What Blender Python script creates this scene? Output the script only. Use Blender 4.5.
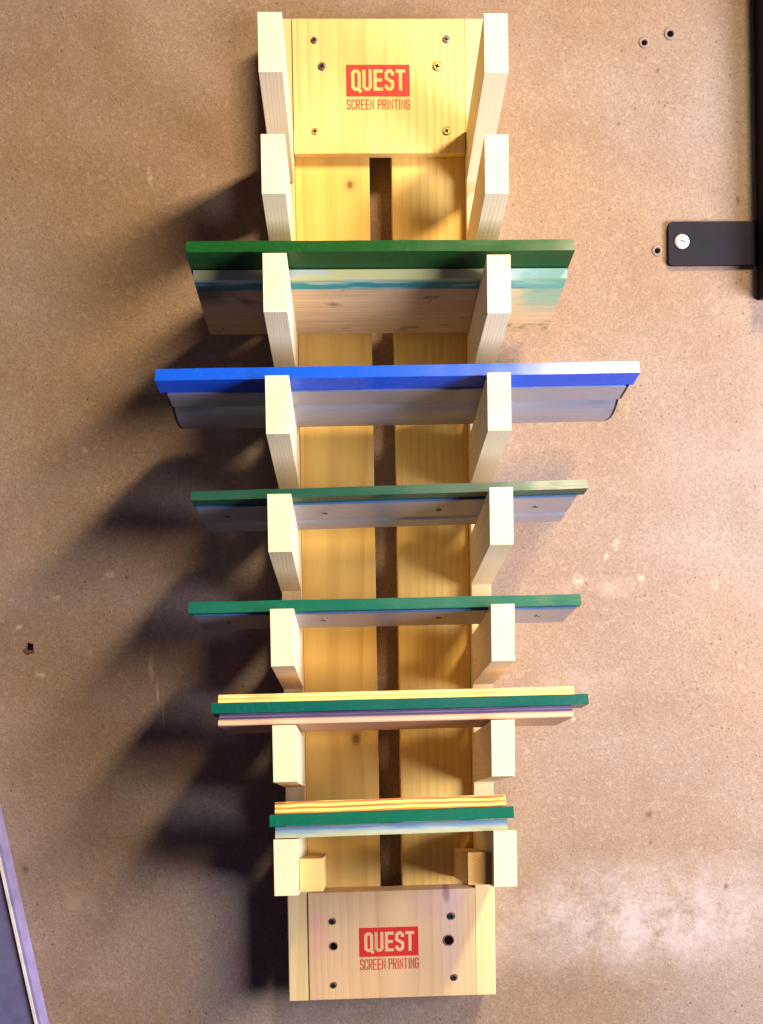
import bpy, bmesh, math, random
from mathutils import Matrix, Vector, noise as mnoise
random.seed(7)
S = bpy.context.scene
for o in list(bpy.data.objects): bpy.data.objects.remove(o)
C = S.collection
R = math.radians

# ---------------------------------------------------------------- camera
cam = bpy.data.objects.new('camera', bpy.data.cameras.new('camera')); C.objects.link(cam)
rx = Vector((0.99938, -0.03176, -0.01526)); fw = Vector((0.03125, 0.99898, -0.03268)); up = Vector((0.01629, 0.03219, 0.99935))
m = Matrix((rx, up, -fw)).transposed().to_4x4(); m.translation = (-0.03236, -0.90651, 0.0145)
cam.matrix_world = m
cam.data.sensor_fit = 'VERTICAL'; cam.data.sensor_height = 36; cam.data.lens = 913.63/1024*36
cam.data.clip_start = 0.01; cam.data.clip_end = 50
S.camera = cam

# ---------------------------------------------------------------- light
w = bpy.data.worlds.new('World'); S.world = w; w.use_nodes = True
bg = w.node_tree.nodes['Background']; bg.inputs[0].default_value = (0.36, 0.28, 0.62, 1); bg.inputs[1].default_value = 0.085
def area(name, loc, target, size, power, col, shape='DISK'):
    l = bpy.data.lights.new(name, 'AREA'); l.shape = shape; l.size = size if shape == 'DISK' else size[0]; l.energy = power; l.color = col
    if shape == 'RECTANGLE': l.size, l.size_y = size
    o = bpy.data.objects.new(name, l); C.objects.link(o); o.location = loc
    o.rotation_euler = (Vector(target)-Vector(loc)).to_track_quat('-Z', 'Y').to_euler(); return o
lamp = area('lamp_warm', (0.54, -1.02, 1.04), (0, 0, 0), (0.13, 1.05), 70, (1.0, 0.77, 0.50), 'RECTANGLE')
ly = Vector((0, -.936, .35)).normalized(); lz = Vector((.5, .21, .58)); lz = (lz-ly*lz.dot(ly)).normalized(); lx = ly.cross(lz)
lamp.rotation_euler = Matrix((lx, ly, lz)).transposed().to_euler()      # a long tube overhead on the right, running out from the wall
area('lamp_cool', (1.02, -0.68, -0.12), (0.10, 0.0, -0.05), 0.62, 33, (0.88, 0.85, 1.0))

S.view_settings.view_transform = 'Standard'; S.view_settings.look = 'None'
S.view_settings.exposure = 0.12; S.view_settings.gamma = 1.0
S.render.engine = 'CYCLES'

# ---------------------------------------------------------------- helpers
def tag(o, label=None, cat=None, group=None, kind=None):
    for k, v in (('label', label), ('category', cat), ('group', group), ('kind', kind)):
        if v: o[k] = v
    return o
def empty(name, loc, label, cat, group=None):
    o = bpy.data.objects.new(name, None); C.objects.link(o); o.location = loc; o.empty_display_size = .02
    return tag(o, label, cat, group)
def obj(name, bm, mats, parent=None, loc=(0, 0, 0), smooth=False):
    bmesh.ops.recalc_face_normals(bm, faces=bm.faces)
    me = bpy.data.meshes.new(name); bm.to_mesh(me); bm.free()
    for mt in (mats if isinstance(mats, (list, tuple)) else [mats]): me.materials.append(mt)
    if smooth:
        for p in me.polygons: p.use_smooth = True
    o = bpy.data.objects.new(name, me); C.objects.link(o); o.location = loc
    if parent: o.parent = parent
    return o
def box(bm, x0, x1, y0, y1, z0, z1, mi=0):
    r = bmesh.ops.create_cube(bm, size=1)
    for v in r['verts']:
        v.co = Vector(((x0+x1)/2+v.co.x*(x1-x0), (y0+y1)/2+v.co.y*(y1-y0), (z0+z1)/2+v.co.z*(z1-z0)))
    for f in set(f for v in r['verts'] for f in v.link_faces): f.material_index = mi
    return r['verts']
def bevel(bm, w=.001, seg=2, ang=25):
    es = [e for e in bm.edges if len(e.link_faces) == 2 and e.calc_face_angle(0) > R(ang)]
    bmesh.ops.bevel(bm, geom=es, offset=w, segments=seg, affect='EDGES', profile=.5, clamp_overlap=True)
def prism(bm, prof, x0, x1, mi=0, ax='X'):
    """extrude closed profile [(a,b)] along X (a->y,b->z) or along Y (a->x,b->z)"""
    mk = (lambda t, a, b: (t, a, b)) if ax == 'X' else (lambda t, a, b: (a, t, b))
    A = [bm.verts.new(mk(x0, a, b)) for a, b in prof]; B = [bm.verts.new(mk(x1, a, b)) for a, b in prof]
    n = len(prof); fs = [bm.faces.new(A), bm.faces.new(B[::-1])]
    for i in range(n): fs.append(bm.faces.new((A[i], B[i], B[(i+1) % n], A[(i+1) % n])))
    for f in fs: f.material_index = mi
    return A+B
def lathe(bm, prof, n=24, mi=0, c=(0, 0, 0), tilt=None):
    """profile [(r, h)] about -Y (h towards the viewer)"""
    rings = []
    for r, h in prof:
        if r < 1e-7: rings.append([bm.verts.new((0, -h, 0))])
        else: rings.append([bm.verts.new((r*math.cos(2*math.pi*i/n), -h, r*math.sin(2*math.pi*i/n))) for i in range(n)])
    for a, b in zip(rings, rings[1:]):
        for i in range(n):
            j = (i+1) % n
            if len(a) == 1 and len(b) == 1: continue
            f = bm.faces.new((a[0], b[i], b[j]) if len(a) == 1 else (a[i], a[j], b[0]) if len(b) == 1 else (a[i], a[j], b[j], b[i]))
            f.material_index = mi
    vs = [v for r in rings for v in r]
    M = Matrix.Translation(c) @ (tilt if tilt else Matrix.Identity(4))
    for v in vs: v.co = M @ v.co
    return vs
def subdiv_long(bm, n):
    es = [e for e in bm.edges if abs(e.verts[0].co.x-e.verts[1].co.x) > .1]
    bmesh.ops.subdivide_edges(bm, edges=es, cuts=n)

# ---------------------------------------------------------------- materials
class NT:
    def __init__(s, name):
        s.m = bpy.data.materials.new(name); s.m.use_nodes = True; s.t = s.m.node_tree
        s.b = s.t.nodes['Principled BSDF']; s.tc = s.t.nodes.new('ShaderNodeTexCoord')
    def n(s, typ, ins=None, **kw):
        nd = s.t.nodes.new('ShaderNode'+typ)
        for k, v in kw.items(): setattr(nd, k, v)
        for k, v in (ins or {}).items(): s.set(nd.inputs[k], v)
        return nd
    def set(s, sock, v):
        if isinstance(v, bpy.types.NodeSocket): s.t.links.new(v, sock)
        elif isinstance(v, (tuple, list)) and len(v) == 3 and sock.type == 'RGBA': sock.default_value = (*v, 1)
        else: sock.default_value = v
    def math(s, op, a, b=0, c=0, clamp=False):
        nd = s.n('Math', {0: a, 1: b, 2: c}, operation=op, use_clamp=clamp); return nd.outputs[0]
    def mix(s, f, a, b, mode='MIX'):
        nd = s.n('Mix', None, data_type='RGBA', blend_type=mode)
        s.set(nd.inputs[0], f); s.set(nd.inputs[6], a); s.set(nd.inputs[7], b); return nd.outputs[2]
    def noise(s, vec, scale, detail=3, rough=.55, dist=0):
        return s.n('TexNoise', {'Vector': vec, 'Scale': scale, 'Detail': detail, 'Roughness': rough, 'Distortion': dist}).outputs[0]
    def ramp(s, f, a, b, lo=0., hi=1.):
        nd = s.n('MapRange', {0: f, 1: a, 2: b, 3: lo, 4: hi}); nd.clamp = True; return nd.outputs[0]
    def mapping(s, vec, loc=(0, 0, 0), rot=(0, 0, 0), sc=(1, 1, 1)):
        return s.n('Mapping', {0: vec, 1: loc, 2: rot, 3: sc}).outputs[0]
    def bump(s, h, strength=.3, dist=.001):
        nd = s.n('Bump', {'Strength': strength, 'Distance': dist, 'Height': h}); s.t.links.new(nd.outputs[0], s.b.inputs['Normal'])
    def out(s, col=None, rough=None, metal=None, spec=None, coat=None):
        for k, v in (('Base Color', col), ('Roughness', rough), ('Metallic', metal), ('Specular IOR Level', spec), ('Coat Weight', coat)):
            if v is not None: s.set(s.b.inputs[k], v)
        return s.m

def wood(name, base, dark, rot=(0, 0, 0), pith=(.03, .05), rings=330, knots=(), stain=None, rnd=True, ringmix=.55, knot_axis='y'):
    """grain runs along local Z after the mapping rotation; growth rings around an off-centre pith"""
    N = NT(name); v = N.tc.outputs['Object']
    q = N.mapping(v, rot=rot)
    if rnd:
        r = N.n('ObjectInfo').outputs['Random']
        off = N.n('CombineXYZ', {0: N.math('MULTIPLY', r, .031), 1: N.math('MULTIPLY', r, .043), 2: N.math('MULTIPLY', r, 3.1)}).outputs[0]
        q = N.n('VectorMath', {0: q, 1: off}, operation='ADD').outputs[0]
    kn = None
    for (kx, kz, kr) in knots: # x, z, radius
        d = N.n('VectorMath', {0: N.mapping(v, loc=(-kx, 0, -kz*.8), sc=(1, 0, .8))}, operation='LENGTH').outputs['Value']
        g = N.ramp(d, 0, kr*3.2, 1, 0); g = N.math('POWER', g, 2.2)
        kn = g if kn is None else N.math('MAXIMUM', kn, g)
    warp = N.noise(N.mapping(q, sc=(9, 9, 2.2)), 1, 3)
    sp = N.n('SeparateXYZ', {0: q})
    X = N.math('ADD', sp.outputs[0], N.math('MULTIPLY', warp, .03)); X = N.math('ADD', X, pith[0])
    if kn is not None: X = N.math('ADD', X, N.math('MULTIPLY', kn, .006))
    Y = N.math('ADD', sp.outputs[1], pith[1])
    rad = N.math('SQRT', N.math('ADD', N.math('MULTIPLY', X, X), N.math('MULTIPLY', Y, Y)))
    ph = N.math('MULTIPLY', rad, rings)
    saw = N.math('FRACT', ph); late = N.math('MULTIPLY', N.math('POWER', saw, 2.2), N.ramp(saw, .90, 1., 1, 0))
    wd = N.noise(N.mapping(q, sc=(30, 30, 1.0)), 1, 2)
    fib = N.noise(N.mapping(q, sc=(900, 900, 22)), 1, 3)
    tone = N.noise(N.mapping(q, sc=(22, 22, 2.2)), 1, 2)
    f = N.math('MULTIPLY', late, N.ramp(wd, .35, .7, .35, 1)); f = N.math('MULTIPLY', f, ringmix)
    f = N.math('ADD', f, N.math('MULTIPLY', N.ramp(fib, .35, .75), .16)); f = N.math('ADD', f, N.ramp(tone, .4, .75, 0, .28), clamp=True)
    c = N.mix(f, base, dark)
    if kn is not None:
        c = N.mix(N.ramp(kn, .02, .5, 0, .45), c, tuple(x*.75 for x in dark)); 
        c = N.mix(N.ramp(kn, .42, .75, 0, .75), c, (.12, .05, .02))
    if stain:
        for (sx, sz, rx_, rz_, col, st) in stain:
            d = N.n('VectorMath', {0: N.mapping(v, loc=(-sx/rx_, 0, -sz/rz_), sc=(1/rx_, 0, 1/rz_))}, operation='LENGTH').outputs['Value']
            d = N.math('ADD', d, N.math('MULTIPLY', N.math('SUBTRACT', N.noise(v, 60, 4), .5), 1.2))
            c = N.mix(N.ramp(d, .5, 1.1, st, 0), c, col)
    N.bump(N.math('ADD', fib, N.math('MULTIPLY', late, -.6)), .25, .0004)
    return N.out(c, N.ramp(fib, .3, .7, .5, .68), spec=.35)

SL = math.atan2(.04855, .12957)   # slope of the prongs, 20.5 degrees
GR_SL = (-(math.pi/2-SL), 0, 0)
M_rail = wood('pine_rail', (.80, .62, .30), (.58, .37, .12), pith=(.06, .03))
M_board = wood('pine_board', (.80, .55, .145), (.52, .27, .05), pith=(.035, .055), rings=150, ringmix=.5,
               knots=((-.030, .310, .004), (-.033, -.245, .006), (.052, .18, .003)), rnd=False)
M_head = wood('pine_panel_yellow', (.80, .61, .23), (.56, .34, .08), pith=(.01, .09), rings=200, ringmix=.75, rnd=False)
M_foot = wood('pine_panel_stained', (.72, .49, .25), (.50, .29, .12), pith=(-.02, .09), rings=230, rnd=False,
              stain=[(.045, -.405, .03, .03, (.42, .26, .30), .35), (.06, -.43, .016, .07, (.55, .38, .36), .35), (.055, -.40, .004, .010, (.16, .08, .1), .6), (-.075, -.44, .012, .03, (.7, .35, .26), .5)])
M_prong = wood('pine_prong', (.85, .73, .47), (.62, .45, .22), rot=GR_SL, pith=(.02, .035), rings=420)
M_block = wood('pine_block', (.72, .47, .18), (.45, .24, .07), rot=GR_SL, pith=(.03, .04), rings=420)
M_hand1 = wood('squeegee_wood', (.50, .33, .19), (.28, .15, .07), rot=(0, R(90), 0), pith=(.03, .02), rings=200)

def ply(name, cols, t, rough=.6, warp=.0008):
    """laminated plies stacked along local Z"""
    N = NT(name); v = N.tc.outputs['Object']
    z = N.n('SeparateXYZ', {0: v}).outputs[2]
    z = N.math('ADD', z, N.math('MULTIPLY', N.math('SUBTRACT', N.noise(N.mapping(v, sc=(20, 20, 5)), 1, 3), .5), warp))
    ph = N.math('FRACT', N.math('DIVIDE', z, t))
    k = N.ramp(N.math('ABSOLUTE', N.math('SUBTRACT', ph, .5)), .22, .34)
    g = N.noise(N.mapping(v, sc=(14, 400, 400)), 1, 4)
    c = N.mix(k, cols[0], cols[1]); c = N.mix(N.ramp(g, .45, .7, 0, .8), c, cols[2])
    N.bump(g, .3, .0004)
    return N.out(c, rough)
M_ply1 = ply('plywood_edge', ((.85, .62, .22), (.62, .36, .10), (.80, .50, .14)), .0046)
M_ply2 = ply('dark_plywood_edge', ((.85, .58, .14), (.35, .10, .02), (.75, .35, .06)), .0042, warp=.004)
M_ply3 = ply('pale_plywood', ((.60, .42, .26), (.42, .26, .17), (.50, .33, .22)), .005)

def rubber(name, col, edge=None, rough=.22, spec=.4):
    N = NT(name); v = N.tc.outputs['Object']
    n1 = N.noise(N.mapping(v, sc=(6, 40, 40)), 1, 4); n2 = N.noise(v, 300, 3)
    c = N.mix(N.ramp(n1, .4, .75, 0, .5), col, edge or tuple(x*.6 for x in col))
    c = N.mix(N.ramp(n2, .55, .75, 0, .25), c, tuple(min(1, x*1.8+.02) for x in col))
    N.bump(N.noise(N.mapping(v, sc=(30, 300, 300)), 1, 3), .12, .0004)
    return N.out(c, N.ramp(n1, .3, .7, rough, rough+.15), spec=spec)
M_green1 = rubber('green_rubber', (.006, .066, .011))
M_blue = rubber('blue_rubber', (.004, .080, .60), (.003, .055, .48), rough=.2)
M_green2 = rubber('worn_green_rubber', (.006, .065, .042), (.014, .055, .03))
M_green3 = rubber('teal_green_rubber', (.003, .105, .062), (.004, .09, .06))
M_green4 = rubber('deep_teal_rubber', (.002, .085, .066), (.003, .065, .07))

def metal(name, col, rough=.35, metallic=.85, br=True):
    N = NT(name); v = N.tc.outputs['Object']
    n1 = N.noise(N.mapping(v, sc=(3, 700, 700)), 1, 3); n2 = N.noise(v, 40, 4)
    c = N.mix(N.ramp(n1, .35, .7, 0, .35), col, tuple(x*.72 for x in col)); c = N.mix(N.ramp(n2, .55, .8, 0, .3), c, tuple(x*.5 for x in col))
    N.bump(n1, .1, .0002)
    return N.out(c, N.ramp(n2, .3, .7, rough, rough+.15), metallic)
M_alu = metal('brushed_aluminium', (.44, .45, .54), .34, .65)
M_aluB = metal('anodised_edge', (.12, .25, .50), .35, .5)
M_screw = metal('zinc_screw', (.20, .18, .18), .35, .9)
M_brass = metal('brass_screw', (.80, .60, .18), .25, .9)
def plain(name, col, rough=.6, var=.25, spec=.4, scale=60):
    N = NT(name); v = N.tc.outputs['Object']
    n1 = N.noise(v, scale, 4)
    c = N.mix(N.ramp(n1, .35, .7, 0, 1), col, tuple(x*(1-var) for x in col))
    N.bump(N.noise(v, 800, 2), .08, .0003)
    return N.out(c, rough, spec=spec)
M_dark = plain('recess_shade_paint', (.008, .005, .005), .95, spec=0)  # shade inside slots and holes, painted as near-black faces
M_blackplug = plain('black_plastic', (.012, .012, .016), .45)
M_black = plain('black_painted_steel', (.007, .0045, .014), .55, .3, spec=.2)
M_white = plain('white_paint', (.85, .82, .78), .4)
M_blueg = plain('grey_lilac_trim', (.30, .27, .52), .4)
M_panel = plain('grey_panel_face', (.16, .15, .30), .5)
M_plug = plain('grey_wall_plug', (.30, .22, .20), .6)
M_rust = plain('rusty_crumbled_mortar', (.17, .075, .035), .9, .5, scale=300)

# painted underside of the first squeegee: yellow nose, teal smear, brown wood
def painted_handle():
    N = NT('ink_stained_handle_wood'); v = N.tc.outputs['Object']
    s = N.n('SeparateXYZ', {0: v}); y = s.outputs[1]
    g = N.noise(N.mapping(v, sc=(12, 90, 90)), 1, 5); big = N.noise(N.mapping(v, sc=(5, 12, 12)), 1, 3, dist=.5)
    gr = N.noise(N.mapping(v, sc=(10, 500, 500)), 1, 3)
    c = N.mix(N.ramp(gr, .35, .7), (.66, .48, .28), (.50, .33, .17))
    c = N.mix(N.ramp(big, .50, .68, 0, .35), c, (.26, .16, .09))
    d = N.math('ADD', y, N.math('MULTIPLY', N.math('SUBTRACT', g, .5), .007))
    c = N.mix(N.ramp(d, .0555, .0525), c, (.03, .24, .24))
    c = N.mix(N.ramp(d, .043, .038), c, (.55, .55, .22))
    c = N.mix(N.math('MULTIPLY', N.ramp(g, .5, .62), N.ramp(y, .060, .045)), c, (.45, .55, .48))
    x = s.outputs[0]; dk = N.noise(N.mapping(v, sc=(34, 46, 46)), 1, 5)
    c = N.mix(N.math('MULTIPLY', N.ramp(dk, .58, .70, 0, .7), N.ramp(y, .05, .06)), c, (.07, .04, .035))
    e = N.math('ADD', x, N.math('MULTIPLY', N.math('SUBTRACT', dk, .5), .09))
    gr2 = N.math('MULTIPLY', N.ramp(e, .105, .135), N.ramp(y, .100, .075)); c = N.mix(N.math('MULTIPLY', gr2, .7), c, (.14, .40, .28))
    e2 = N.math('MULTIPLY', N.ramp(e, -.12, -.16), N.math('MULTIPLY', N.ramp(y, .085, .065), N.ramp(y, .046, .054))); c = N.mix(N.math('MULTIPLY', e2, .8), c, (.02, .08, .05))
    N.bump(gr, .2, .0004)
    return N.out(c, .5)
M_hpaint = painted_handle()

# printed logo ink
def ink():
    N = NT('red_printing_ink'); v = N.tc.outputs['Object']
    n = N.noise(v, 900, 3); g = N.noise(N.mapping(v, sc=(500, 500, 25)), 1, 3)
    c = N.mix(N.ramp(n, .35, .75, 0, .5), (.62, .022, .012), (.45, .02, .01))
    c = N.mix(N.ramp(g, .62, .85, 0, .2), c, (.82, .42, .15))
    return N.out(c, .6)
M_ink = ink()

# wall: rendered concrete with speckle, pits, chips, scratches and chalky bloom
MARKS = [('w',242.3,-55.0,4,7), ('w',231.6,-66.4,3,5), ('w',201.9,-91.0,6,8), ('w',268.5,-90.2,4,6), ('w',347.0,-99.0,4,6), ('w',373.5,-184.3,2.5,2.5), ('w',195.4,-238.6,3,3),
 ('w',-233.0,330.2,3,9), ('w',-231.2,320.1,2,4), ('w',-338.0,-99.5,4,3), ('w',-305.8,-154.0,2.5,4), ('w',-377.4,-128.7,3,3), ('w',-283.4,-76.8,7,3), ('w',-357.4,-178.8,6,4),
 ('w',-305.6,52.0,4,4), ('s',-243.7,-174.0,3,15), ('s',-237.3,-200.5,2,16), ('s',-232.0,-224.6,1.8,13),
 ('d',289.4,434.7,2,4), ('d',252.0,454.0,1.5,2), ('d',350.0,463.1,1.5,2), ('d',247.4,379.9,1.5,2), ('d',-266.1,-80.2,3,1.5), ('d',-378.4,-381.9,4,6), ('d',276.4,-370.8,2,2.5),
 ('d',357.8,-420.5,3,4), ('d',278.9,-496.9,1.5,1.5), ('d',178.2,-385.2,1.5,1.5), ('d',372.6,301.6,1.5,5), ('d',275.5,-341.8,5,5), ('d',-294.4,-233.3,2,2)]
def wallmat():
    N = NT('mottled_concrete'); v = N.tc.outputs['Object']
    big = N.noise(N.mapping(v, loc=(.7, 0, .2)), 3.0, 4, .55); mid = N.noise(v, 14, 4, .6); fine = N.noise(v, 420, 3, .7); fine2 = N.noise(v, 190, 3, .6)
    c = N.mix(N.ramp(big, .36, .64), (.312, .212, .128), (.318, .250, .205))
    c = N.mix(N.ramp(mid, .40, .75, 0, .45), c, (.215, .130, .072))
    c = N.mix(N.ramp(fine, .42, .72, 0, .50), c, (.115, .078, .055))
    c = N.mix(N.ramp(fine2, .55, .75, 0, .40), c, (.46, .35, .25))
    pit = N.n('TexVoronoi', {'Vector': v, 'Scale': 95, 'Randomness': 1}); pn = N.ramp(N.noise(v, 9, 2), .48, .6)
    pits = N.math('MULTIPLY', N.ramp(pit.outputs['Distance'], .07, .15, 1, 0), pn)
    c = N.mix(N.math('MULTIPLY', pits, .6), c, (.13, .07, .05))
    # chalky bloom low on the right
    d = N.n('VectorMath', {0: N.mapping(v, loc=(-.27, 0, .452), sc=(1, 1, 1))}, operation='ADD').outputs[0]
    d = N.mapping(d, rot=(0, R(14), 0), sc=(1/.17, 0, 1/.055))
    d = N.n('VectorMath', {0: d}, operation='LENGTH').outputs['Value']
    bl = N.math('MULTIPLY', N.ramp(d, .2, 1.4, 1, 0), N.ramp(N.noise(v, 26, 7, .8), .36, .66))
    c = N.mix(N.math('MULTIPLY', bl, .8), c, (.56, .49, .46))
    for (x, z, rx_, rz_, an, st) in ((-.315, -.505, .03, .006, 0, .35), (-.32, -.417, .02, .012, 0, .3), (.225, -.10, .05, .012, 40, .35), (.21, -.20, .045, .014, 40, .3)):
        dd = N.mapping(N.mapping(v, loc=(-x, 0, -z)), rot=(0, R(an), 0), sc=(1/rx_, 0, 1/rz_))
        dd = N.n('VectorMath', {0: dd}, operation='LENGTH').outputs['Value']
        c = N.mix(N.math('MULTIPLY', N.ramp(dd, .3, 1.3, st, 0), N.ramp(N.noise(v, 60, 4), .35, .6)), c, (.48, .40, .32))
    wv = N.n('VectorMath', {0: v, 1: N.n('VectorMath', {0: N.n('TexNoise', {'Vector': v, 'Scale': 130, 'Detail': 2}).outputs['Color'], 1: (.006, .006, .006)}, operation='MULTIPLY').outputs[0]}, operation='ADD').outputs[0]
    masks = {}
    for k, x, z, a, b in MARKS:
        a, b, x, z = a*.0009, b*.0009, x/1000+.003, z/1000+.003
        rot = -35 if (k == 'w' and x > .15) else (13 if k == 's' else 0)
        p = N.mapping(wv, loc=(-x, 0, -z)); p = N.mapping(p, rot=(0, R(rot), 0), sc=(1/a, 0, 1/b))
        l = N.n('VectorMath', {0: p}, operation='LENGTH').outputs['Value']; g = N.ramp(l, .25, 1.3, 1, 0)
        masks[k] = g if k not in masks else N.math('MAXIMUM', masks[k], g)
    c = N.mix(N.math('MULTIPLY', N.math('MULTIPLY', masks['w'], N.ramp(N.noise(v, 220, 3), .35, .6)), .55), c, (.66, .58, .44))
    c = N.mix(N.math('MULTIPLY', masks['s'], .9), c, (.50, .39, .24))
    c = N.mix(N.math('MULTIPLY', masks['d'], .7), c, (.10, .05, .04))
    h = N.math('ADD', N.math('MULTIPLY', fine2, .8), N.math('MULTIPLY', fine, .5)); h = N.math('SUBTRACT', h, N.math('MULTIPLY', pits, .8))
    h = N.math('ADD', h, N.math('MULTIPLY', mid, 1.0))
    N.bump(h, .40, .0014)
    return N.out(c, .85, spec=.2)
M_wall = wallmat()

# ---------------------------------------------------------------- the wall
YW = .04
bm = bmesh.new(); box(bm, -3, 3, YW, YW+.12, -2, 2)
wall = obj('wall', bm, M_wall); tag(wall, 'mottled tan concrete wall behind the rack', 'wall', kind='structure')

# ---------------------------------------------------------------- lettering
def stroke(bm, pts, w, y, closed=False, mi=0):
    stroke.k = (getattr(stroke, 'k', 0)+1) % 2; y -= stroke.k*.00004
    n = len(pts); P = [Vector(p) for p in pts]; Lf = []; Rt = []
    for i in range(n):
        a = P[i-1] if (i > 0 or closed) else None; b = P[(i+1) % n] if (i < n-1 or closed) else None
        d1 = (P[i]-a).normalized() if a is not None else None; d2 = (b-P[i]).normalized() if b is not None else None
        d1 = d1 or d2; d2 = d2 or d1
        n1 = Vector((-d1.y, d1.x)); n2 = Vector((-d2.y, d2.x)); mm = (n1+n2); mm.normalize()
        k = w/2/max(.35, mm.dot(n1)); Lf.append(P[i]+mm*k); Rt.append(P[i]-mm*k)
    vl = [bm.verts.new((p.x, y, p.y)) for p in Lf]; vr = [bm.verts.new((p.x, y, p.y)) for p in Rt]
    for i in range(n if closed else n-1):
        j = (i+1) % n; f = bm.faces.new((vl[i], vl[j], vr[j], vr[i])); f.material_index = mi
def glyph(ch, w, h, t):
    a, b, c_, d = t/2, w-t/2, t/2, h-t/2; k = min(w, h)*.2; m_ = h/2
    ring = [(a, c_+k), (a+k, c_), (b-k, c_), (b, c_+k), (b, d-k), (b-k, d), (a+k, d), (a, d-k)]
    G = {
     'Q': [(ring, True), ([(w*.62, t*1.0), (w*1.02, -t*.45)], False)],
     'O': [(ring, True)],
     'U': [([(a, h), (a, c_+k), (a+k, c_), (b-k, c_), (b, c_+k), (b, h)], False)],
     'E': [([(w, d), (a, d), (a, c_), (w, c_)], False), ([(t*1.02, m_), (w*.9, m_)], False)],
     'S': [([(b, h*.72), (b, d-k), (b-k, d), (a+k, d), (a, d-k), (a, m_+k*1.0), (b, m_-k*1.0), (b, c_+k), (b-k, c_), (a+k, c_), (a, c_+k), (a, h*.28)], False)],
     'T': [([(0, d), (w, d)], False), ([(w/2, 0), (w/2, h-t*1.02)], False)],
     'C': [([(b, h*.68), (b, d-k), (b-k, d), (a+k, d), (a, d-k), (a, c_+k), (a+k, c_), (b-k, c_), (b, c_+k), (b, h*.32)], False)],
     'G': [([(b, h*.72), (b, d-k), (b-k, d), (a+k, d), (a, d-k), (a, c_+k), (a+k, c_), (b-k, c_), (b, c_+k), (b, m_), (w*.5, m_)], False)],
     'R': [([(a, 0), (a, d), (b-k, d), (b, d-k), (b, m_+k*.6), (b-k, m_), (t*1.02, m_)], False), ([(w*.5, m_-t*.5), (b, 0)], False)],
     'P': [([(a, 0), (a, d), (b-k, d), (b, d-k), (b, m_+k*.3), (b-k, m_-.1*t), (t*1.02, m_-.1*t)], False)],
     'N': [([(a, 0), (a, d), (b, c_), (b, h)], False)],
     'I': [([(w/2, 0), (w/2, h)], False)],
    }
    return G[ch]
def write(bm, text, x0, z0, x1, h, t, y, mi, gap=.2, sk=0):
    u = sum(.45 if c == ' ' else .4 if c == 'I' else 1 for c in text)+gap*(len(text)-1)
    cw = (x1-x0)/u; x = x0
    for c in text:
        wd = cw*(.45 if c == ' ' else .4 if c == 'I' else 1)
        if c != ' ':
            for pts, cl in glyph(c, wd, h, t): stroke(bm, [(x+p[0]+sk*p[1], z0+p[1]) for p in pts], t, y, cl, mi)
        x += wd+cw*gap
def logo(parent, woodm, x0, x1, z0, z1, tz0, tz1, y, sk=0):
    bm = bmesh.new()
    vs = box(bm, x0, x1, y-.0003, y+.0004, z0, z1, 0)
    wd, ht = x1-x0, z1-z0
    write(bm, 'QUEST', x0+wd*.075, z0+ht*.17, x1-wd*.07, ht*.68, wd*.052, y-.00036, 1, .17, sk)
    write(bm, 'SCREEN PRINTING', x0, tz0, x1, tz1-tz0, wd*.0150, y, 0, .22, sk)
    return obj('logo_print', bm, [M_ink, woodm], parent)

# ---------------------------------------------------------------- the rack
rack = empty('squeegee_rack', (0, 0, -.507), 'tall pine squeegee rack with paired sloping prongs screwed to the concrete wall', 'rack')
RB = .507
def rk(name, bm, mt, parent=None, smooth=False):   # built in wall coordinates, parented to the rack's base
    o = obj(name, bm, mt, parent or rack, smooth=smooth); o.location = (0, 0, RB) if parent is None else (0, 0, 0); return o
W0, WI = .1045, .0845
for s in (-1, 1):
    bm = bmesh.new(); box(bm, min(s*W0, s*WI), max(s*W0, s*WI), 0, .0385, -.507, .4668); bevel(bm, .0008)
    rk('side_rail', bm, M_rail)
for x0, x1 in ((-.0842, -.0105), (.0118, .0842)):
    bm = bmesh.new(); box(bm, x0, x1, .0112, .0385, -.500, .460); bevel(bm, .0006)
    rk('back_board', bm, M_board)
bm = bmesh.new(); box(bm, -.0841, .0841, -.0012, .0110, .3362, .4662); bevel(bm, .0007)
head = rk('header_panel', bm, M_head); tag(head, 'upper panel printed with red lettering')
bm = bmesh.new(); box(bm, -.0841, .0841, -.0010, .0110, -.5062, -.3966); bevel(bm, .0007)
foot = rk('footer_panel', bm, M_foot); tag(foot, 'stained lower panel printed with red lettering')
logo(head, M_head, -.0318, .0299, .3915, .4216, .3786, .3884, -.0014)
logo(foot, M_foot, -.0324, .0266, -.4630, -.4335, -.4765, -.4655, -.0012)
def screw(parent, x, z, r, mt, y, name='screw', sunk=False):
    bm = bmesh.new()
    if name == 'screw':
        lathe(bm, [(r*1.25, -.0002), (r*1.2, .0004)], 24, 1)
        lathe(bm, [(r, -.0002), (r, .0007), (r*.8, .0011), (r*.35, .0011)], 24, 0)
        a = random.random()*3
        for k in range(2):
            vs = box(bm, -r*.62, r*.62, -.0013-k*.0001, -.0003, -r*.17, r*.17, 1)
            for v in vs: v.co = Matrix.Rotation(a+k*math.pi/2, 3, 'Y') @ v.co
    else:
        lathe(bm, [(r*1.22, -.0002), (r*1.12, .0005), (r*.98, .0006), (r*.9, .0002)], 20, 0)
        lathe(bm, [(r*.93, .0003), (0, .00032)], 20, 1)
    o = obj(name, bm, [mt, M_dark], parent); o.location = (x, y, z); return o
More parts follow.
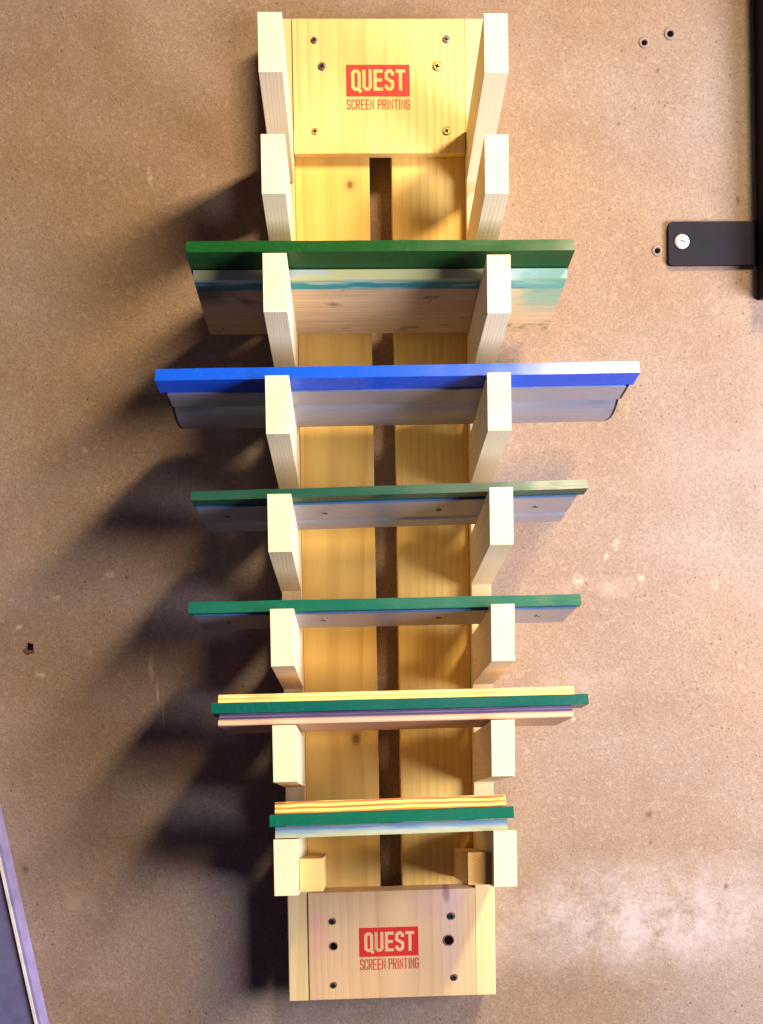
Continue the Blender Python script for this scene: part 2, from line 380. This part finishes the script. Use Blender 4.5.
for x, z, r, mt in ((-.0628, .4452, .0028, M_screw), (-.0555, .4202, .0034, M_screw), (.0571, .4201, .0040, M_brass), (.0662, .4461, .0032, M_screw), (-.0634, .3576, .0028, M_brass), (.0656, .3577, .0036, M_brass)):
    screw(head, x, z, r, mt, -.0012)
M_oldscrew = plain('blackened_screw', (.06, .045, .05), .6)
M_holer = plain('scorched_hole_rim', (.22, .12, .10), .8)
for x, z, r, nm in ((-.0596, -.4259, .0030, 'screw'), (-.0589, -.4512, .0038, 'screw_hole'), (-.0596, -.4911, .0028, 'screw'), (.0600, -.4241, .0034, 'screw'), (.0572, -.4487, .0050, 'screw_hole'), (.0622, -.4871, .0030, 'screw')):
    screw(foot, x, z, r, M_holer if nm == 'screw_hole' else M_oldscrew, -.0010, nm)

# prongs
D_, DR, H = .12957, .04855, .04912
Z0, PT = .40579, .0995
DL = [1.12396, 1.17509, 1.21591, -1.38213, -2.33545, -.46074, -.22257, .34125]
DRr = [.16223, .28812, -1.5229, -1.09594, .61235, -.09343, .16488, 2.02937]
bm = bmesh.new()
prism(bm, [(-D_, 0), (-.0002, -DR), (-.0002, -DR-H), (-D_, -H)], 0, .020)
bevel(bm, .0019, 3)
p0 = rk('support_prong', bm, M_prong)
first = True
for i in range(8):
    for s, dl in ((-1, DL), (1, DRr)):
        o = p0 if first else p0.copy()
        if not first: C.objects.link(o); o.parent = rack
        first = False
        j = random.uniform(-.0004, .0004)
        o.rotation_euler = (R(random.uniform(-.25, .25)), 0, R(random.uniform(-.3, .3)))
        o.location = ((-W0 if s < 0 else WI)+j, 0, RB+Z0-i*PT+dl[i]/1000)
for s in (-1, 1):
    bm = bmesh.new()
    z8 = Z0-7*PT+(DL if s < 0 else DRr)[7]/1000
    yf = -.115; k = DR/D_
    zt = z8-.0185-(D_+yf)*k; 
    prism(bm, [(yf, zt), (.0105, zt-(.0105-yf)*k), (.0105, zt-(.0105-yf)*k-.029), (yf, zt-.029)], min(s*.0640, s*.0843), max(s*.0640, s*.0843))
    bevel(bm, .0009)
    rk('stop_block', bm, M_block)

# ---------------------------------------------------------------- squeegees
# local frame: x along the rack's width, y = depth back along the slope (0 at the prong's front), z = height over the prong's top
def squeegee(idx, label, build, roll=0, lift=0):
    zl = Z0-idx*PT+DL[idx]/1000; zr = Z0-idx*PT+DRr[idx]/1000
    t = empty('squeegee', (0, -D_, (zl+zr)/2+lift), label, 'squeegee')
    t.rotation_euler = (-SL, -math.atan2(zr-zl, .189)-R(roll), 0)
    build(t); return t
def part(t, name, prof, x0, x1, mt, bev=.0008, seg=2, lab=None, wob=0):
    bm = bmesh.new(); prism(bm, prof, x0, x1)
    if bev: bevel(bm, bev, seg)
    if name == 'blade':
        subdiv_long(bm, 90); ymin = min(v.co.y for v in bm.verts); ph = random.random()*50
        for v in bm.verts:
            if v.co.y < ymin+.004:
                q = Vector((v.co.x*60+ph, v.co.z*150, 0)); q2 = Vector((v.co.x*14+ph, 3, 0))
                v.co.y += .00016*mnoise.noise(q)+.0005*mnoise.noise(q2); v.co.z += .00016*mnoise.noise(q+Vector((9, 4, 2)))+.0003*mnoise.noise(q2+Vector((5, 5, 5)))
    o = obj(name, bm, mt, t)
    if name == 'blade':
        for p_ in o.data.polygons: p_.use_smooth = True
        o.data.set_sharp_from_angle(angle=R(22))
    if lab: o['label'] = lab
    return o
def rect(y0, y1, z0, z1): return [(y0, z0), (y1, z0), (y1, z1), (y0, z1)]
def hscrew(parent, x, y, z, r=.0025, mt=None):
    bm = bmesh.new()
    lathe(bm, [(r, -.0003), (r, .0005), (r*.55, .0009), (r*.5, .0004), (0, .0004)], 18, 0, tilt=Matrix.Rotation(R(90), 4, 'X'))
    o = obj('screw', bm, mt or M_screw, parent); o.location = (x, y, z); return o

def b1(t):
    part(t, 'blade', rect(.008, .0610, .0085, .0195), -.1708, .1622, M_green1, .0012, 3)
    part(t, 'handle', [(.0335, .0075), (.038, .0003), (.1325, .0003), (.1325, .028), (.0345, .028), (.0335, .0200), (.0620, .0198), (.0620, .0082)], -.1688, .1612, M_hpaint, .0015, 2)
squeegee(2, 'squeegee with thick grass green blade and ink stained wooden handle, uppermost in the rack', b1, .7)

def b2(t):
    part(t, 'blade', rect(.009, .0325, .0012, .0122), -.1990, .2180, M_blue, .0008, 2)
    prof = [(.031, .0004), (.033, -.0002), (.058, -.0002), (.061, .0028), (.066, .0028), (.070, .0005), (.075, -.0012), (.081, -.0022), (.088, -.0027), (.095, -.0022), (.102, -.0008), (.112, .0018), (.1175, .006),
            (.1175, .020), (.112, .025), (.068, .0245), (.064, .0175), (.060, .0175), (.056, .0235), (.034, .0235), (.031, .0215)]
    prof[0] = (.0328, .0006)
    part(t, 'handle', prof, -.1930, .2120, M_alu, 0)
    capp = [(.0315, .0010), (.033, .0002), (.058, .0002), (.061, .0032), (.066, .0032), (.070, .0008), (.081, -.0019), (.088, -.0023), (.095, -.0019), (.102, -.0004), (.1115, .0021), (.117, .0065), (.117, .0195), (.1115, .0245), (.0685, .024), (.065, .017), (.059, .017), (.056, .023), (.0345, .023), (.0315, .021)]
    for a, b in ((-.1955, -.1931), (.2121, .2145)):
        part(t, 'end_cap', capp, a, b, M_blackplug, 0)
squeegee(3, 'widest squeegee with bright blue blade in silver aluminium handle with black end caps', b2, .2, .0006)

def b3(t):
    part(t, 'blade', rect(.010, .0265, .0004, .0086), -.1708, .1718, M_green2, .0008, 2)
    prof = [(.027, .0000), (.029, -.0008), (.070, -.0008), (.072, .0010), (.075, .0010), (.077, -.0012), (.097, -.0012), (.098, .000), (.098, .018), (.096, .020), (.030, .016), (.027, .014)]
    h = part(t, 'handle', prof, -.1690, .1655, M_alu, 0)
    part(h, 'lip', rect(.0255, .0269, -.0010, .0120), -.1688, .1653, M_aluB, .0003, 1)
    for x in (-.1455, -.058, .045, .133): hscrew(h, x, .052, -.0008, .0027)
squeegee(4, 'slim squeegee with dull green blade and metal handle, just below the blue one', b3)

def b4(t):
    part(t, 'blade', rect(.010, .0185, .0003, .0100), -.1752, .1652, M_green3, .0015, 3)
    prof = [(.0185, -.0006), (.078, -.0008), (.086, .001), (.086, .010), (.084, .011), (.022, .0109), (.0185, .0105)]
    h = part(t, 'handle', prof, -.1715, .1625, M_alu, 0)
    part(h, 'lip', rect(.0160, .0184, -.0012, .0002), -.1712, .1622, M_aluB, .0003, 1)
    for x in (-.1455, -.060, .043, .133): hscrew(h, x, .046, -.0008, .0027)
squeegee(5, 'slim squeegee with teal green blade and metal handle, between dull green and plywood ones', b4)

def b5(t):
    part(t, 'blade', rect(.004, .034, .0102, .0190), -.1570, .1705, M_green4, .0015, 3)
    h = part(t, 'handle', [(.009, .0195), (.085, .0195), (.085, .0268), (.011, .0268)], -.1522, .1600, M_ply1, .0006)
    part(h, 'lower_jaw', [(.010, .0002), (.085, .0002), (.085, .0050), (.009, .0050)], -.1517, .1575, M_ply3, .0006)
    part(h, 'spacer', rect(.0105, .080, .0052, .0100), -.1510, .1570, M_plum, .0004)
M_plum = ply('purple_stained_layer', ((.10, .07, .18), (.30, .20, .22), (.06, .04, .12)), .0026)
squeegee(6, 'squeegee with teal blade sandwiched between layers of pale yellow plywood', b5, 0, .0012)

def b6(t):
    part(t, 'blade', rect(.002, .036, .0104, .0202), -.1086, .1038, M_green3, .0010, 2)
    h = part(t, 'handle', [(.007, .0206), (.070, .0206), (.070, .0300), (.008, .0305)], -.1046, .0985, M_ply2, .0010)
    part(h, 'lower_jaw', [(.007, .0006), (.070, .0006), (.070, .0100), (.007, .0100)], -.1042, .0982, M_smear, .0008)
def smear():
    N = NT('ink_smeared_wood'); v = N.tc.outputs['Object']; z = N.n('SeparateXYZ', {0: v}).outputs[2]
    g = N.noise(N.mapping(v, sc=(10, 60, 60)), 1, 4); g2 = N.noise(N.mapping(v, sc=(18, 200, 200)), 1, 4)
    zz = N.math('ADD', z, N.math('MULTIPLY', N.math('SUBTRACT', g, .5), .008))
    c = N.mix(N.ramp(zz, .003, .0055), (.30, .34, .20), (.14, .24, .34)); c = N.mix(N.ramp(g2, .5, .68, 0, .6), c, (.36, .42, .38)); 
    return N.out(c, .5)
M_smear = smear()
squeegee(7, 'short squeegee with green blade and dark streaked plywood edge, lowest in the rack', b6)

# ---------------------------------------------------------------- bracket on the right
br = empty('wall_bracket', (.3115, YW, .2578), 'black steel bracket with bolted tab and upright bar at the right edge of the wall', 'bracket')
def bk(name, bm, mt, parent=None):
    o = obj(name, bm, mt, parent or br)
    for v in o.data.vertices: v.co -= Vector((.3115, YW, .2578)) if parent is None else Vector((0, 0, 0))
    return o
bm = bmesh.new(); x0, x1, z0, z1, r = .2980, .392, .2335, .2785, .004
pr = [(x1, z0), (x1, z1)]
for cx, cz, a0 in ((x0+r, z1-r, 90), (x0+r, z0+r, 180)):
    for k in range(5): a = R(a0+k*22.5); pr.append((cx+r*math.cos(a), cz+r*math.sin(a)))
prism(bm, pr, YW-.005, YW-.0002, ax='Y'); bevel(bm, .0006, 2, 60)
bk('tab', bm, M_black)
bm = bmesh.new(); prism(bm, [(.3925, .198), (.3878, .62), (.48, .62), (.48, .198)], YW-.035, YW-.0002, ax='Y'); bevel(bm, .002, 2)
bk('upright_bar', bm, M_black)
bm = bmesh.new(); lathe(bm, [(.0075, -.0002), (.0075, .0012), (.006, .0028), (.003, .0034), (0, .0034)], 28, 0)
vs = box(bm, -.0032, .0032, -.0036, -.003, -.0005, .0005, 1)
for v in vs: v.co = Matrix.Rotation(R(20), 3, 'Y') @ v.co
b = obj('bolt', bm, [M_white, M_dark], br); b.location = (0, -.005, 0)

# ---------------------------------------------------------------- leaning panel, lower left
d = Vector((.04066, -.2161)); d.normalize(); nrm = Vector((-d.y, d.x))*-1   # nrm points left, into the panel
if nrm.x > 0: nrm = -nrm
A0 = Vector((-.39451, -.31745))
pn = empty('leaning_panel', (-.36, .03, -.60), 'grey lilac panel with white edge stripe leaning at the lower left corner', 'panel')
def strip(name, o0, o1, y0, y1, mt):
    a = A0-d*.30; b = A0+d*.55
    pts = [a+nrm*o0, b+nrm*o0, b+nrm*o1, a+nrm*o1]
    bm = bmesh.new(); prism(bm, [(p.x, p.y) for p in pts], y0, y1, ax='Y'); bevel(bm, min(.003, (o1-o0)*.3), 3)
    o = obj(name, bm, mt, pn)
    for v in o.data.vertices: v.co -= Vector((-.36, .03, -.60))
strip('edge_trim', .0055, .0085, .020, .039, M_blueg)
strip('white_stripe', .0086, .0112, .019, .036, M_white)
strip('panel_face', .0113, .25, .022, .038, M_panel)

# ---------------------------------------------------------------- plugs and hole in the wall
def plug(x, z, r, label):
    bm = bmesh.new()
    lathe(bm, [(r, -.0002), (r*.97, .0012), (r*.7, .0015), (r*.52, .0004)], 24, 0)
    lathe(bm, [(r*.54, .0006), (0, .0005)], 24, 1)
    o = obj('wall_plug', bm, [M_plug, M_dark]); o.location = (x, YW, z)
    tag(o, label, 'wall plug', 'wall plugs left in the concrete'); return o
plug(.2749, .4621, .0052, 'grey wall plug at upper right, the left one of the close pair')
plug(.3020, .4712, .0060, 'grey wall plug at upper right, the higher right one of the close pair')
plug(.2873, .2498, .0052, 'grey wall plug just left of the black bracket tab')
bm = bmesh.new()
for (rr, h, mi, sx, off) in ((.0050, .0008, 0, 1.1, (-.0005, -.0018)), (.0046, .0012, 1, .8, (.0008, .0012))):
    vs = lathe(bm, [(rr, -.0002), (rr*.8, h), (rr*.4, h*1.1), (0, h)], 14, mi)
    for v in vs:
        k = 1+.28*math.sin(v.co.x*900+v.co.z*700+mi); v.co = Vector((v.co.x*sx*k+off[0], v.co.y, v.co.z*k+off[1]))
o = obj('broken_anchor_hole', bm, [M_rust, M_dark]); o.location = (-.3669, YW, -.1506)
tag(o, 'small rusty broken hole in the wall left of the rack', 'hole')
